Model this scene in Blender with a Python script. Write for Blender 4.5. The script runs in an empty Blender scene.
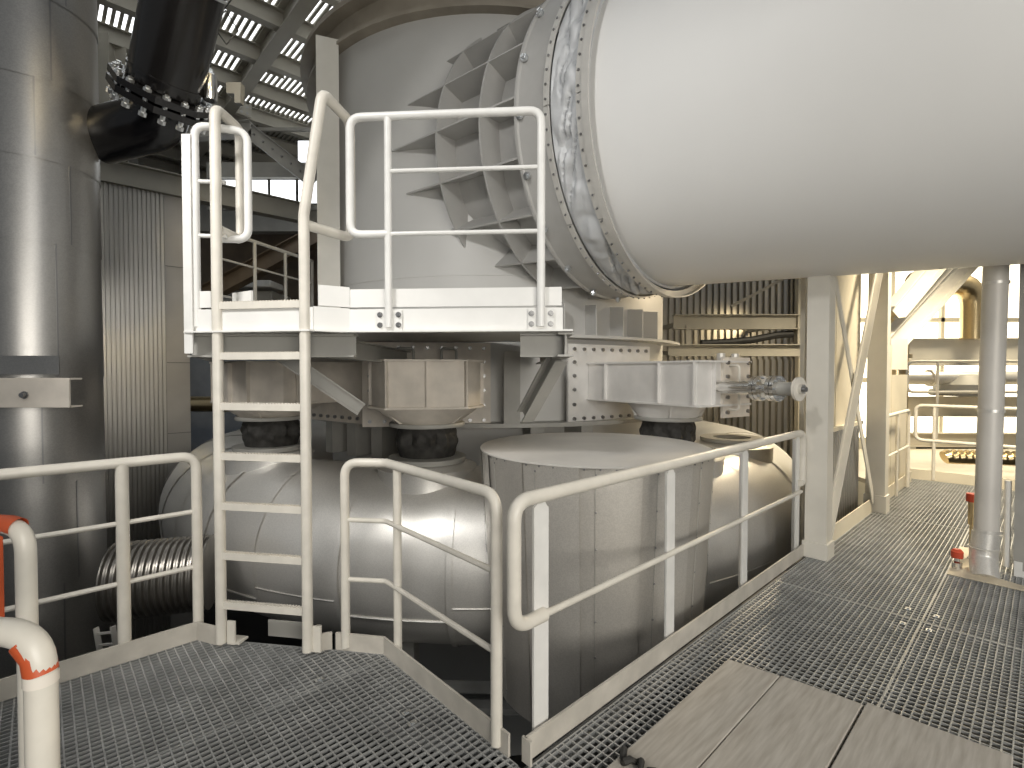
import bpy, math, random
from mathutils import Vector as V3, Matrix, noise
random.seed(7)
R = math.radians
SC = bpy.context.scene
COL = SC.collection

# ------------------------------------------------------------------ camera, world, lights, exposure
cam = bpy.data.cameras.new('camera'); cam.sensor_width = 36; cam.lens = 36*501/1024
cam.clip_start = .02; cam.clip_end = 200
camo = bpy.data.objects.new('camera', cam); COL.objects.link(camo)
camo.location = (0, 0, 1.625); camo.rotation_euler = (R(90-1.26), 0, 0)
SC.camera = camo
SC.view_settings.view_transform = 'Standard'; SC.view_settings.look = 'None'
SC.view_settings.gamma = 1; SC.view_settings.use_curve_mapping = False
SC.view_settings.exposure = -0.14

world = bpy.data.worlds.new('World'); SC.world = world; world.use_nodes = True
bg = world.node_tree.nodes['Background']
bg.inputs[0].default_value = (.93, .97, 1.0, 1); bg.inputs[1].default_value = .22

def area(name, loc, target, size, power, col, size_y=None):
    l = bpy.data.lights.new(name, 'AREA'); l.energy = power; l.color = col; l.size = size
    if size_y: l.shape = 'RECTANGLE'; l.size_y = size_y
    o = bpy.data.objects.new(name, l); COL.objects.link(o); o.location = loc
    o.rotation_euler = (V3(target)-V3(loc)).to_track_quat('-Z', 'Y').to_euler()
    return o
def spot(name, loc, target, power, col, cone, blend, rad):
    l = bpy.data.lights.new(name, 'SPOT'); l.energy = power; l.color = col; l.spot_size = R(cone); l.spot_blend = blend; l.shadow_soft_size = rad
    o = bpy.data.objects.new(name, l); COL.objects.link(o); o.location = loc
    o.rotation_euler = (V3(target)-V3(loc)).to_track_quat('-Z', 'Y').to_euler(); return o
spot('hall_spot', (-2.4, -.6, 5.6), (.1, 5.2, 2.0), 660, (1, .985, .96), 66, 1.0, .3)
area('hall_lamp', (3.4, -2.6, 5.0), (2.0, 3.4, 2.2), 2.0, 95, (1, .97, .91))
area('front_fill', (1.9, -3.0, 1.95), (.6, 4.0, 1.4), 3.4, 225, (1, .955, .87), 1.3)  # unseen fill added behind the camera to lift the valve box and cladding
spot('left_fill', (-3.0, .2, 4.3), (-1.3, 4.4, .5), 340, (1, .97, .92), 46, .7, .3)  # added spot without a fixture, brightens the left part of the ring main
spot('left_wall_fill', (-.5, 1.6, 4.6), (-5.3, 7.7, 2.8), 420, (1, .80, .46), 34, .9, .2)  # added warm light for gold glints on the left corrugated wall
spot('back_wall_fill', (5.6, 8.9, 3.0), (4.3, 10.9, .9), 160, (1, .80, .48), 90, .9, .2)  # added warm light, hidden from view, gilds the back corrugated wall
area('far_hall_fill', (9.5, 9.0, 4.8), (9.3, 9.8, 0), 1.6, 260, (1, .86, .60))  # added warm light over the deck past the end guardrail, no fixture
spot('corridor_spot', (5.7, 5.2, 4.6), (5.3, 6.9, 0.2), 1600, (1, .86, .62), 100, .8, .35)
spot('bay_spot', (5.3, 8.4, 3.7), (1.9, 6.3, 1.8), 520, (1, .80, .52), 70, .8, .25)

# ------------------------------------------------------------------ materials
def mat(name, col, rough=.5, metal=0., var=.0, vscale=6., rvar=0., bump=0., bscale=40., emit=None, estr=0., detail=4., col2=None, stretch=None, voronoi=False, rotz=None):
    m = bpy.data.materials.new(name); m.use_nodes = True
    nt = m.node_tree; b = nt.nodes['Principled BSDF']
    b.inputs['Base Color'].default_value = (*col, 1); b.inputs['Roughness'].default_value = rough
    b.inputs['Metallic'].default_value = metal
    if emit:
        b.inputs['Emission Color'].default_value = (*emit, 1); b.inputs['Emission Strength'].default_value = estr
    if var or rvar or bump:
        tc = nt.nodes.new('ShaderNodeTexCoord'); mp = nt.nodes.new('ShaderNodeMapping')
        if rotz:
            m0 = nt.nodes.new('ShaderNodeMapping'); m0.inputs['Rotation'].default_value = (0, 0, R(rotz))
            nt.links.new(tc.outputs['Object'], m0.inputs[0]); nt.links.new(m0.outputs[0], mp.inputs[0])
        else: nt.links.new(tc.outputs['Object'], mp.inputs[0])
        if stretch: mp.inputs['Scale'].default_value = stretch
        if voronoi:
            n = nt.nodes.new('ShaderNodeTexVoronoi'); n.inputs['Scale'].default_value = vscale
            out = n.outputs['Color']
        else:
            n = nt.nodes.new('ShaderNodeTexNoise'); n.inputs['Scale'].default_value = vscale; n.inputs['Detail'].default_value = detail
            out = n.outputs[0]
        nt.links.new(mp.outputs[0], n.inputs['Vector'])
        if var:
            r = nt.nodes.new('ShaderNodeValToRGB'); c2 = col2 or tuple(max(0, c*(1-var)) for c in col)
            r.color_ramp.elements[0].position = .33; r.color_ramp.elements[1].position = .67
            r.color_ramp.elements[0].color = (*c2, 1); r.color_ramp.elements[1].color = (*col, 1)
            nt.links.new(out, r.inputs[0]); nt.links.new(r.outputs[0], b.inputs['Base Color'])
        if rvar:
            mr = nt.nodes.new('ShaderNodeMapRange'); mr.inputs[3].default_value = rough-rvar; mr.inputs[4].default_value = rough+rvar
            mr.inputs[1].default_value = .3; mr.inputs[2].default_value = .7
            nt.links.new(out, mr.inputs[0]); nt.links.new(mr.outputs[0], b.inputs['Roughness'])
        if bump:
            n2 = nt.nodes.new('ShaderNodeTexNoise'); n2.inputs['Scale'].default_value = bscale; n2.inputs['Detail'].default_value = 3
            nt.links.new(mp.outputs[0], n2.inputs['Vector'])
            bp = nt.nodes.new('ShaderNodeBump'); bp.inputs['Strength'].default_value = bump; bp.inputs['Distance'].default_value = .02
            nt.links.new(n2.outputs[0], bp.inputs['Height']); nt.links.new(bp.outputs[0], b.inputs['Normal'])
    return m
M = dict(
 rail=mat('rail_paint', (.74, .70, .62), .38, var=.12, vscale=9),
 railw=mat('rail_paint_white', (.80, .79, .76), .35, var=.08, vscale=9),
 plat=mat('platform_paint', (.82, .81, .78), .4, var=.07, vscale=5),
 toe=mat('toe_paint', (.62, .58, .51), .5, var=.22, vscale=7, detail=8),
 steel=mat('grey_steel_paint', (.40, .39, .36), .5, var=.15, vscale=4),
 steeld=mat('dark_steel_paint', (.20, .20, .19), .5, var=.2, vscale=5),
 vessel=mat('vessel_paint', (.56, .55, .525), .45, var=.07, vscale=1.5),
 rim=mat('rim_paint', (.34, .30, .24), .55, var=.25, vscale=3),
 duct=mat('duct_paint', (.84, .835, .82), .42, var=.03, vscale=1.2),
 gusset=mat('gusset_paint', (.43, .42, .40), .5, var=.08, vscale=4),
 strip=mat('strip_steel', (.66, .64, .60), .42, .35, var=.1, vscale=8),
 fabric=mat('joint_fabric', (.60, .61, .62), .52, .12, var=.12, vscale=6),
 clad=mat('galvanised_cladding', (.80, .78, .74), .40, .55, var=.08, vscale=160, rvar=.03, bump=.03, bscale=3, voronoi=True),
 clad2=mat('galvanised_cladding_dull', (.66, .63, .58), .42, .55, var=.10, vscale=160, rvar=.04, bump=.03, bscale=3, voronoi=True),
 clad3=mat('galvanised_cladding_darker', (.60, .57, .52), .42, .55, var=.10, vscale=160, rvar=.04, bump=.03, bscale=3, voronoi=True),
 lid=mat('lid_sheet', (.76, .73, .68), .5, .15, var=.14, vscale=2.2, rvar=.06),
 cladcol=mat('column_cladding', (.42, .41, .395), .38, .9, var=.10, vscale=140, rvar=.03, bump=.03, bscale=3, voronoi=True),
 valve=mat('valve_paint', (.74, .68, .60), .55, var=.16, vscale=7, detail=8),
 valvew=mat('valve_paint_white', (.74, .72, .69), .5, var=.1, vscale=6),
 bolt=mat('bolt_steel', (.30, .30, .30), .35, .9),
 boltz=mat('zinc_bolt', (.70, .72, .74), .28, .95),
 black=mat('black_pipe', (.006, .006, .007), .2, .0, rvar=.04, vscale=12),
 blackr=mat('black_rubber', (.018, .018, .018), .6, var=.3, vscale=12),
 boot=mat('fabric_boot', (.05, .047, .042), .75, var=.5, vscale=18),
 chrome=mat('polished_steel', (.78, .77, .75), .2, 1.),
 corr=mat('corrugated_sheet', (.48, .46, .42), .34, .93, var=.10, vscale=1.5),
 panel=mat('wall_panel', (.42, .40, .37), .45, .3, var=.14, vscale=2),
 cream=mat('cream_panel', (.72, .66, .53), .5, var=.12, vscale=2),
 column=mat('column_paint', (.70, .67, .60), .45, var=.1, vscale=3),
 roofst=mat('roof_steel', (.36, .34, .29), .55, var=.15, vscale=2),
 rooflight=mat('rooflight', (.9, .93, .95), .5, emit=(.95, .98, 1.), estr=2.2),
 window=mat('bright_window', (1, .95, .85), .5, emit=(1, .90, .68), estr=3.2),
 grate=mat('grating_steel', (.56, .565, .56), .42, .55, var=.25, vscale=7),
 void=mat('unlit_void', (.022, .021, .019), .9, var=.3, vscale=1),  # near-black colour puts the shade of the lower storey into slab and walls
 board=mat('board', (.50, .47, .42), .75, var=.28, vscale=3, detail=8, stretch=(1.5, 16, 1), rotz=-43., col2=(.38, .345, .30)),
 brown=mat('brown_steel', (.20, .15, .10), .6, var=.25, vscale=3),
 tape=mat('orange_tape', (.62, .11, .035), .5, var=.2, vscale=10),
 tapew=mat('white_tape', (.80, .74, .66), .5),
 flex=mat('flexible_duct', (.33, .31, .28), .35, .9, var=.2, vscale=10),
 blue=mat('blue_grey_paint', (.24, .27, .32), .5, var=.15, vscale=5),
 gold=mat('brass_cladding', (.70, .56, .33), .28, .95, var=.1, vscale=40),
 red=mat('red_paint', (.55, .07, .03), .45),
 sheet=mat('pale_sheet', (.74, .66, .52), .6, var=.2, vscale=5),
 cable=mat('cable', (.02, .02, .02), .5),
)

# ------------------------------------------------------------------ mesh helpers
Z = V3((0, 0, 1))
def v(*a): return V3(a if len(a) > 1 else a[0])
class MB:
    def __init__(s): s.v = []; s.f = []
    def quad(s, pts):
        n = len(s.v); s.v += [V3(p) for p in pts]; s.f.append(list(range(n, n+len(pts)))); return s
    def box(s, c, sx, sy, sz, ux=(1, 0, 0), uy=None, uz=None):
        c = V3(c); ux = V3(ux).normalized(); uz = V3(uz).normalized() if uz else Z
        uy = V3(uy).normalized() if uy else uz.cross(ux).normalized()
        n = len(s.v)
        for k in (-1, 1):
            for j in (-1, 1):
                for i in (-1, 1): s.v.append(c+ux*(i*sx/2)+uy*(j*sy/2)+uz*(k*sz/2))
        s.f += [[n+a for a in q] for q in ((0, 2, 3, 1), (4, 5, 7, 6), (0, 1, 5, 4), (2, 6, 7, 3), (0, 4, 6, 2), (1, 3, 7, 5))]
        return s
    def bar(s, p, q, w, h, up=Z):      # box from p to q: w sideways, h along up
        p = V3(p); q = V3(q); a = (q-p); L = a.length; a = a.normalized(); up = V3(up)
        side = a.cross(up)
        if side.length < 1e-4: side = a.cross(V3((1, 0, 0)))
        side.normalize(); u2 = side.cross(a).normalized()
        return s.box((p+q)/2, L, w, h, a, side, u2)
    def ibeam(s, p, q, h, w, tf=.012, tw=.01, up=Z):
        p = V3(p); q = V3(q); a = (q-p).normalized(); side = a.cross(V3(up))
        if side.length < 1e-4: side = a.cross(V3((1, 0, 0)))
        side.normalize(); u = side.cross(a).normalized()
        s.bar(p+u*(h/2-tf/2), q+u*(h/2-tf/2), w, tf, u); s.bar(p-u*(h/2-tf/2), q-u*(h/2-tf/2), w, tf, u)
        s.bar(p, q, tw, h-2*tf, u); return s
    def prism(s, pts, ext):            # planar polygon extruded along ext
        n = len(s.v); k = len(pts); e = V3(ext)
        s.v += [V3(p) for p in pts]+[V3(p)+e for p in pts]
        s.f.append(list(range(n, n+k))[::-1]); s.f.append(list(range(n+k, n+2*k)))
        for i in range(k): j = (i+1) % k; s.f.append([n+i, n+j, n+k+j, n+k+i])
        return s
    def tube(s, path, r, n=12, caps=True):
        P = [V3(p) for p in path]
        t0 = (P[1]-P[0]).normalized(); nx = t0.cross(Z)
        if nx.length < 1e-3: nx = t0.cross(V3((1, 0, 0)))
        nx.normalize(); base = len(s.v); pt = t0
        for i, p in enumerate(P):
            if i == 0: t = t0; bis = t0
            elif i == len(P)-1: t = (P[i]-P[i-1]).normalized(); bis = t
            else:
                ta = (P[i]-P[i-1]).normalized(); tb = (P[i+1]-P[i]).normalized(); bis = (ta+tb)
                bis = bis.normalized() if bis.length > 1e-6 else ta
            rot = pt.rotation_difference(bis); nx = rot @ nx; pt = bis
            nx = (nx-bis*nx.dot(bis)).normalized(); ny = bis.cross(nx)
            rr = r[i] if isinstance(r, (list, tuple)) else r
            for k in range(n):
                a = 2*math.pi*k/n; s.v.append(p+nx*(math.cos(a)*rr)+ny*(math.sin(a)*rr))
        for i in range(len(P)-1):
            for k in range(n):
                a = base+i*n+k; b = base+i*n+(k+1) % n; s.f.append([a, b, b+n, a+n])
        if caps:
            s.f.append(list(range(base, base+n))[::-1]); e = base+(len(P)-1)*n; s.f.append(list(range(e, e+n)))
        return s
    def lathe(s, prof, o, axis=Z, n=48, a0=0., a1=360., ref=None, close=False):   # prof: (radius, height along axis)
        o = V3(o); ax = V3(axis).normalized()
        e1 = V3(ref) if ref else ax.orthogonal(); e1 = (e1-ax*e1.dot(ax)).normalized(); e2 = ax.cross(e1)
        full = abs(a1-a0) >= 359.9; cnt = n if full else n+1; base = len(s.v); pl = len(prof)
        for i in range(cnt):
            a = R(a0+(a1-a0)*i/n); d = e1*math.cos(a)+e2*math.sin(a)
            for (r, t) in prof: s.v.append(o+d*r+ax*t)
        pr = pl if close else pl-1
        for i in range(n):
            j = (i+1) % cnt
            for k in range(pr):
                l = (k+1) % pl
                s.f.append([base+i*pl+k, base+j*pl+k, base+j*pl+l, base+i*pl+l])
        if close and not full:
            s.f.append([base+k for k in range(pl)]); s.f.append([base+(cnt-1)*pl+k for k in range(pl)][::-1])
        return s
    def ball(s, c, r, n=10):
        return s.lathe([(max(1e-4, r*math.sin(math.pi*i/6)), -r*math.cos(math.pi*i/6)) for i in range(7)], c, Z, n)
def fillet(path, rad, steps=5):
    P = [V3(p) for p in path]; out = [P[0]]
    for i in range(1, len(P)-1):
        a = (P[i-1]-P[i]); b = (P[i+1]-P[i]); la, lb = a.length, b.length; a.normalize(); b.normalize()
        ang = a.angle(b)
        if ang > R(178): out.append(P[i]); continue
        d = min(rad/math.tan(ang/2), la*.48, lb*.48)
        p0 = P[i]+a*d; p2 = P[i]+b*d
        for k in range(steps+1):
            t = k/steps; out.append(p0*(1-t)**2+P[i]*2*t*(1-t)+p2*t*t)
    out.append(P[-1]); return out

WO = {}
# The vessel group and some background are scaled up about the camera eye.
CAM_SCALE = [1.0, 0.0]
def cam_scale(on): CAM_SCALE[:] = [1.31, -.504] if on else [1.0, 0.0]
def tw(p): p = V3(p); return V3((p.x*CAM_SCALE[0], p.y*CAM_SCALE[0], p.z*CAM_SCALE[0]+CAM_SCALE[1]))
def tag(o, label=None, cat=None, group=None, kind=None):
    if label: o['label'] = label
    if cat: o['category'] = cat
    if group: o['group'] = group
    if kind: o['kind'] = kind
    return o
def thing(name, loc, label, cat, group=None, kind=None):
    o = bpy.data.objects.new(name, None); COL.objects.link(o); o.location = tw(loc); o.empty_display_size = .1
    WO[o] = tw(loc); return tag(o, label, cat, group, kind)
def mesh_of(name, mb, m, org, smooth=True, mapped=False):
    me = bpy.data.meshes.new(name); me.from_pydata([tuple((tw(p) if mapped else p)-org) for p in mb.v], [], mb.f); me.validate()
    me.materials.append(M[m])
    if smooth:
        for p in me.polygons: p.use_smooth = True
        me.set_sharp_from_angle(angle=R(34))
    return me
def obj(name, mb, m, parent=None, label=None, cat=None, group=None, kind=None, smooth=True, bevel=0):
    if parent: org = WO[parent]
    else:
        vs = [tw(p) for p in mb.v]; xs = [p.x for p in vs]; ys = [p.y for p in vs]; zs = [p.z for p in vs]
        org = V3(((min(xs)+max(xs))/2, (min(ys)+max(ys))/2, min(zs)))
    o = bpy.data.objects.new(name, mesh_of(name, mb, m, org, smooth, True)); COL.objects.link(o)
    WO[o] = org.copy()
    if parent: o.parent = parent
    else: o.location = org
    if bevel:
        b = o.modifiers.new('bevel', 'BEVEL'); b.width = bevel; b.segments = 1; b.limit_method = 'ANGLE'
    return tag(o, label, cat, group, kind)
def piece(name, me, parent, pos, rot=None):      # a shared-mesh piece under its thing
    o = bpy.data.objects.new(name, me); COL.objects.link(o); o.parent = parent
    mt = Matrix.Translation(tw(pos)-WO[parent])
    if rot: mt = mt @ rot
    o.matrix_local = mt @ Matrix.Scale(CAM_SCALE[0], 4); WO[o] = tw(pos); return o
def axes(x, y, z):
    m = Matrix((x, y, z)).transposed().to_4x4(); return m

# plan directions: runs of the building grid
RD = v(.731, .682, 0); FD = v(.686, -.728, 0); RD.normalize(); FD.normalize()
O0 = v(.07, 2.07, 0)  # this and many later positions were computed offline from image pixels
def g(u, w, z=0.): return O0+RD*u+FD*w+Z*z
VC = v(-.25, 6.47, 0)                          # axis of the vessel and its ring main
def pol(phi, r, z): a = R(phi); return v(VC.x+r*math.sin(a), VC.y-r*math.cos(a), z)

# ================================================================== STRUCTURE
# ---- floor gratings
def clip(p, d, poly):
    t0, t1 = -1e9, 1e9; n = len(poly)
    for i in range(n):
        a = poly[i]; b = poly[(i+1) % n]; ex, ey = b[0]-a[0], b[1]-a[1]; nx, ny = -ey, ex
        den = nx*d[0]+ny*d[1]; num = nx*(a[0]-p[0])+ny*(a[1]-p[1])
        if abs(den) < 1e-9:
            if num > 0: return None
        elif den > 0: t0 = max(t0, num/den)
        else: t1 = min(t1, num/den)
    return (t0, t1) if t1-t0 > .01 else None
def grating(poly, parent, pitch=.034, th=.0055, dep=.016):
    # poly in (u,w), counter-clockwise
    mb = MB(); us = [p[0] for p in poly]; ws = [p[1] for p in poly]
    w = min(ws)+pitch/2
    while w < max(ws):
        c = clip((0, w), (1, 0), poly)
        if c: mb.bar(g(c[0], w, -dep/2), g(c[1], w, -dep/2), th, dep)
        w += pitch
    u = min(us)+.02
    while u < max(us):
        c = clip((u, 0), (0, 1), poly)
        if c: mb.bar(g(u, c[0], -.0065), g(u, c[1], -.0065), th*1.2, .011)
        u += .042
    o = obj('grating', mb, 'grate', parent, kind='stuff', smooth=False)
    fr = MB()
    for i in range(len(poly)):
        a = poly[i]; b = poly[(i+1) % len(poly)]
        fr.bar(g(a[0], a[1], -.016), g(b[0], b[1], -.016), .006, .032)
    obj('grating_frame', fr, 'grate', parent, smooth=False)
UA, WA = -.784, -2.085; UB, WB = -.05, -1.13
mb = MB()
for w in (-2.06, -1.1, .03, .93, 1.85, 2.66): mb.ibeam(g(-2.6, w, -.14), g(-.85 if w < -1.5 else (-.1 if w < 0 else 8.3), w, -.14), .2, .1)
for u in (-2.4, -1.2): mb.ibeam(g(u, -2.06, -.15), g(u, 2.66, -.15), .18, .09)
for u in (1.2, 3., 4.8, 6.6, 8.25): mb.ibeam(g(u, .04, -.15), g(u, 2.66, -.15), .18, .09)
floor = obj('floor', mb, 'steeld', label='galvanised open grating walkway floor on dark steel beams', cat='floor', kind='structure', smooth=False)
grating([(-2.7, -2.07), (UA, -2.07), (UB, -1.13), (UB, -1.105), (-2.7, -1.105)], floor)
grating([(-2.7, -1.1), (-.055, -1.1), (-.055, -.01), (-2.7, -.01)], floor)
for w0, w1 in ((.03, .92), (.926, 1.84), (1.846, 2.66)):
    for u0, u1 in ((-2.7, 2.7), (2.706, 5.5), (5.506, 8.28)): grating([(u0, w0), (u1, w0), (u1, w1), (u0, w1)], floor)
grating([(-2.7, -.005), (-.06, -.005), (-.06, .026), (-2.7, .026)], floor)

# ---- lower slab, pit
mb = MB().box((0, 8, -3.1), 40, 40, .2); obj('floor', mb, 'void', label='near-black slab for the unlit space far below the grating', cat='floor', kind='structure')

# ---- corrugated walls
cam_scale(True)
def corrugated(p0, p1, z0, z1, pitch, depth):
    p0 = V3(p0); p1 = V3(p1); d = (p1-p0); L = d.length; d.normalize(); nrm = d.cross(Z).normalized(); mb = MB(); pts = []
    n = max(1, int(L/pitch))
    for i in range(n):
        s = i*pitch
        for f, h in ((0, 0), (.3, 0), (.42, 1), (.82, 1), (.94, 0)): pts.append(p0+d*(s+f*pitch)+nrm*(h*depth))
    pts.append(p1)
    b = len(mb.v)
    for p in pts: mb.v += [v(p.x, p.y, z0), v(p.x, p.y, z1)]
    for i in range(len(pts)-1): mb.f.append([b+2*i, b+2*i+2, b+2*i+3, b+2*i+1])
    return mb
WL0 = v(-4.55, 5.6, 0); 
wl = thing('wall_left', (-4.4, 5.8, -3), 'corrugated metal wall beside the tall clad column', 'wall', kind='structure')
obj('backing', MB().bar(WL0-RD*4+v(-.06, .06, 1), WL0+RD*.57+v(-.06, .06, .9), .05, 5.6), 'steeld', wl)
obj('corrugated_sheet', corrugated(WL0-RD*3.2, WL0-RD*.0, -1.9, 3.75, .043, .022), 'corr', wl)
obj('corrugated_sheet', corrugated(WL0-RD*.0, WL0+RD*.57, 2.82, 3.75, .043, .022), 'corr', wl)
obj('corrugated_sheet', corrugated(WL0-RD*.0+v(.004, -.004, 0), WL0+RD*.57+v(.004, -.004, 0), -1.9, 2.84, .043, .022), 'corr', wl)
obj('panel', MB().bar(WL0+RD*.575+Z*.92+v(-.02, .02, 0), WL0+RD*.815+Z*.92+v(-.02, .02, 0), .06, 5.65), 'panel', wl)
mb = MB()
for z in (2.9, 1.75, .9):
    mb.bar(WL0+RD*.575+Z*z+v(.011, -.011, 0), WL0+RD*.815+Z*z+v(.011, -.011, 0), .004, .008)
obj('panel_joint', mb, 'steeld', wl)
# eaves beam over the left wall, on to the open bay
mb = MB().ibeam(WL0-RD*3+Z*3.87, WL0+RD*3.6+Z*3.87, .26, .16); obj('trim_1', mb, 'roofst', label='long eaves beam running over the corrugated left wall', cat='beam', kind='structure', smooth=False)

# back right wall
wb = thing('wall_back', (3.6, 8.3, -3), 'warm lit corrugated wall behind the ring main on the right', 'wall', kind='structure')
obj('corrugated_sheet', corrugated((1.5, 8.3, 0), (5.5, 8.3, 0), -2, 1.85, .105, .05), 'corr', wb)
obj('corrugated_sheet', corrugated((1.5, 8.34, 0), (5.5, 8.34, 0), 1.8, 5.3, .105, .05), 'corr', wb)
obj('backing', MB().box((3.5, 8.44, 1.6), 4.1, .06, 7.4), 'steeld', wb)
obj('pilaster', MB().box((4.78, 8.2, 1.6), .25, .12, 7.2), 'cream', wb)

cam_scale(False)
# wall along the corridor behind the cross bracing
C1 = v(2.72, 4.42, 0); C2 = v(4.30, 5.88, 0)
NW = v(-RD.y, RD.x, 0)
wr = thing('wall_right', tuple(C1+RD*1+NW*.25), 'cream sheet wall beside the corridor behind the cross braces', 'wall', kind='structure')
b0 = C1+NW*.16+RD*.1
obj('corrugated_sheet', corrugated(b0+NW*.02, b0+RD*2.0+NW*.02, -.1, 1.02, .07, .03), 'corr', wr)
for k in range(2): obj('panel', MB().bar(b0+RD*(1.0*k+.01)+Z*2.1+NW*.02, b0+RD*(1.0*k+.99)+Z*2.1+NW*.02, .04, 2.1), 'cream', wr)
obj('rail_cap', MB().bar(b0+Z*1.04, b0+RD*2+Z*1.04, .08, .04), 'cream', wr)
c0 = C2+NW*.1+RD*.1
for k in range(2): obj('panel', MB().bar(c0+RD*(1.1*k+.01)+Z*(.8 if k else 1.0), c0+RD*(1.1*k+1.09)+Z*(.8 if k else 1.0), .04, 1.6 if k else 2.0), 'cream', wr)
obj('toe_plate', MB().bar(C1+RD*.15+Z*.08+NW*.02, C2+RD*2.3+Z*.08+NW*.02, .012, .16), 'cream', wr)

# far dark walls of the left bay and under-floor pit
mb = MB().box((-6, 15, 1.5), 22, .1, 10); obj('wall_far', mb, 'brown', label='dim brown wall at the far end of the left bay', cat='wall', kind='structure')
mb = MB().box((5, 16, .2), 20, .1, 7); obj('wall_end', mb, 'cream', label='pale wall at the far end of the right hall', cat='wall', kind='structure')

# ---- roof
roof = thing('ceiling', (-4, 9, 6.5), 'steel beam roof with ribbed bright rooflights', 'roof', kind='structure')
G0 = v(-4.8, 8.9, 0)                                     # a point under the main girder
def rf(a, b, z): return G0+RD*a+FD*b+Z*z                 # a along purlins, b along girders
for b in [x*1.03-6.0 for x in range(12)]: obj('purlin', MB().ibeam(rf(-7, b, 6.63), rf(7.5, b, 6.63), .26, .14), 'roofst', roof, smooth=False)
for a in (-4.2, 0., 4.2): obj('girder', MB().ibeam(rf(a, -7, 6.62), rf(a, 6, 6.62), .36, .2, .02, .014), 'roofst', roof, smooth=False)
obj('rooflight_pane', MB().prism([rf(-7, -.85, 6.86), rf(7.5, -.85, 6.86), rf(7.5, 5.6, 6.86), rf(-7, 5.6, 6.86)], v(0, 0, .02)), 'rooflight', roof)
obj('roof_sheet', MB().prism([rf(-7, -7, 6.86), rf(7.5, -7, 6.86), rf(7.5, -.86, 6.86), rf(-7, -.86, 6.86)], v(0, 0, .02)), 'roofst', roof)
mb = MB(); a = -7
while a < 7.5: mb.bar(rf(a, -7, 6.82), rf(a, 5.6, 6.82), .045, .03); a += .092
obj('slats', mb, 'roofst', roof, kind='stuff', smooth=False)
sp = MB()
for a, b in ((.25, .22), (.25, -.65), (.25, 1.1)): sp.box(rf(a, b-.075, 6.63), .34, .014, .24, RD)
obj('splice_plate', sp, 'roofst', roof)
bt = MB()
for b in (.22, -.65, 1.1):
    for i in range(3):
        for j in range(2): bt.lathe([(.001, .02), (.022, .02), (.022, 0)], rf(.14+i*.1, b-.085, 6.57+j*.11), -FD*-1, 6)
obj('bolts', bt, 'bolt', roof, kind='stuff')

# ================================================================== VESSEL
cam_scale(True)
ves = thing('process_vessel', (VC.x, VC.y, -1.9), 'huge upright grey cylindrical vessel behind the raised platform', 'vessel')
obj('shell', MB().lathe([(2.1, 1.18), (2.1, 4.95), (1.9, 5.05), (.01, 5.08)], VC, Z, 96), 'vessel', ves)
obj('lower_shell', MB().lathe([(1.95, -1.9), (1.95, 1.17)], VC, Z, 72), 'vessel', ves)
obj('base_flange', MB().lathe([(1.9, 1.165), (2.3, 1.165), (2.3, 1.2), (1.9, 1.2)], VC, Z, 96, close=True), 'steel', ves)
obj('top_rim', MB().lathe([(2.09, 4.71), (2.2, 4.71), (2.2, 4.74), (2.14, 4.74), (2.14, 4.95), (2.26, 4.95), (2.26, 5.0), (2.09, 5.0)], VC, Z, 96, close=True), 'rim', ves)
obj('shell_seam', MB().lathe([(2.098, 2.47), (2.104, 2.472), (2.104, 2.484), (2.098, 2.486)], VC, Z, 96, close=True), 'vessel', ves)
obj('valve_flange', MB().lathe([(2.09, 1.93), (2.3, 1.93), (2.3, 1.955), (2.09, 1.955)], VC, Z, 24, 9, 66, ref=v(0, -1, 0), close=True), 'vessel', ves)
for ph in (18, 26, 34, 41, 48):
    a = pol(ph, 2.09, 1.955); b = pol(ph, 2.27, 1.955); tn = v(math.cos(R(ph)), math.sin(R(ph)), 0)
    obj('stiffener', MB().prism([a-tn*.006, b-tn*.006, b+Z*.27-tn*.006, a+Z*.29-tn*.006], tn*.012), 'vessel', ves)
for ph in (-40, -28):
    a = pol(ph, 2.1, 1.2); b = pol(ph, 2.27, 1.2); tn = v(math.cos(R(ph)), math.sin(R(ph)), 0)
    obj('stiffener', MB().prism([a-tn*.006, b-tn*.006, b+Z*.26-tn*.006, a+Z*.35-tn*.006], tn*.012), 'vessel', ves)
for ph in (-42, -33, -25, -17, 12, 24):
    a = pol(ph, 1.95, 1.165); b = pol(ph, 2.25, 1.165); tn = v(math.cos(R(ph)), math.sin(R(ph)), 0)
    obj('lower_stiffener', MB().prism([a-tn*.06, b-tn*.06, b-Z*.3-tn*.06, a-Z*.3-tn*.06], tn*.12), 'steel', ves)

# ---- the inlet duct with its flanges, gussets and fabric joint
DA = v(.7205, -.691, -.060).normalized(); DH = v(.692, .722, 0).normalized(); DV = DA.cross(DH).normalized()
if DV.z < 0: DV = -DV
DC = v(1.31, 3.95, 3.475)
def dp(s, r, th): a = R(th); return DC+DA*s+(DH*math.cos(a)+DV*math.sin(a))*r
def hit(r, th, rv=2.1):
    p = dp(0, r, th); d = -DA; qx, qy = p.x-VC.x, p.y-VC.y
    A = d.x**2+d.y**2; B = 2*(qx*d.x+qy*d.y); c = qx*qx+qy*qy-rv*rv; D = B*B-4*A*c
    return None if D < 0 else (-B-math.sqrt(D))/(2*A)
def dl(prof, n=120, a0=0, a1=360, close=False): return MB().lathe([(r, s) for r, s in prof], DC, DA, n, a0, a1, ref=DH, close=close)
duct = thing('inlet_duct', tuple(DC+DA*1.5-Z*1.3), 'giant white round duct overhead at upper right', 'duct')
obj('duct_shell', dl([(1.15, -.25), (1.15, 9.0)], 144), 'duct', duct)
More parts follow.
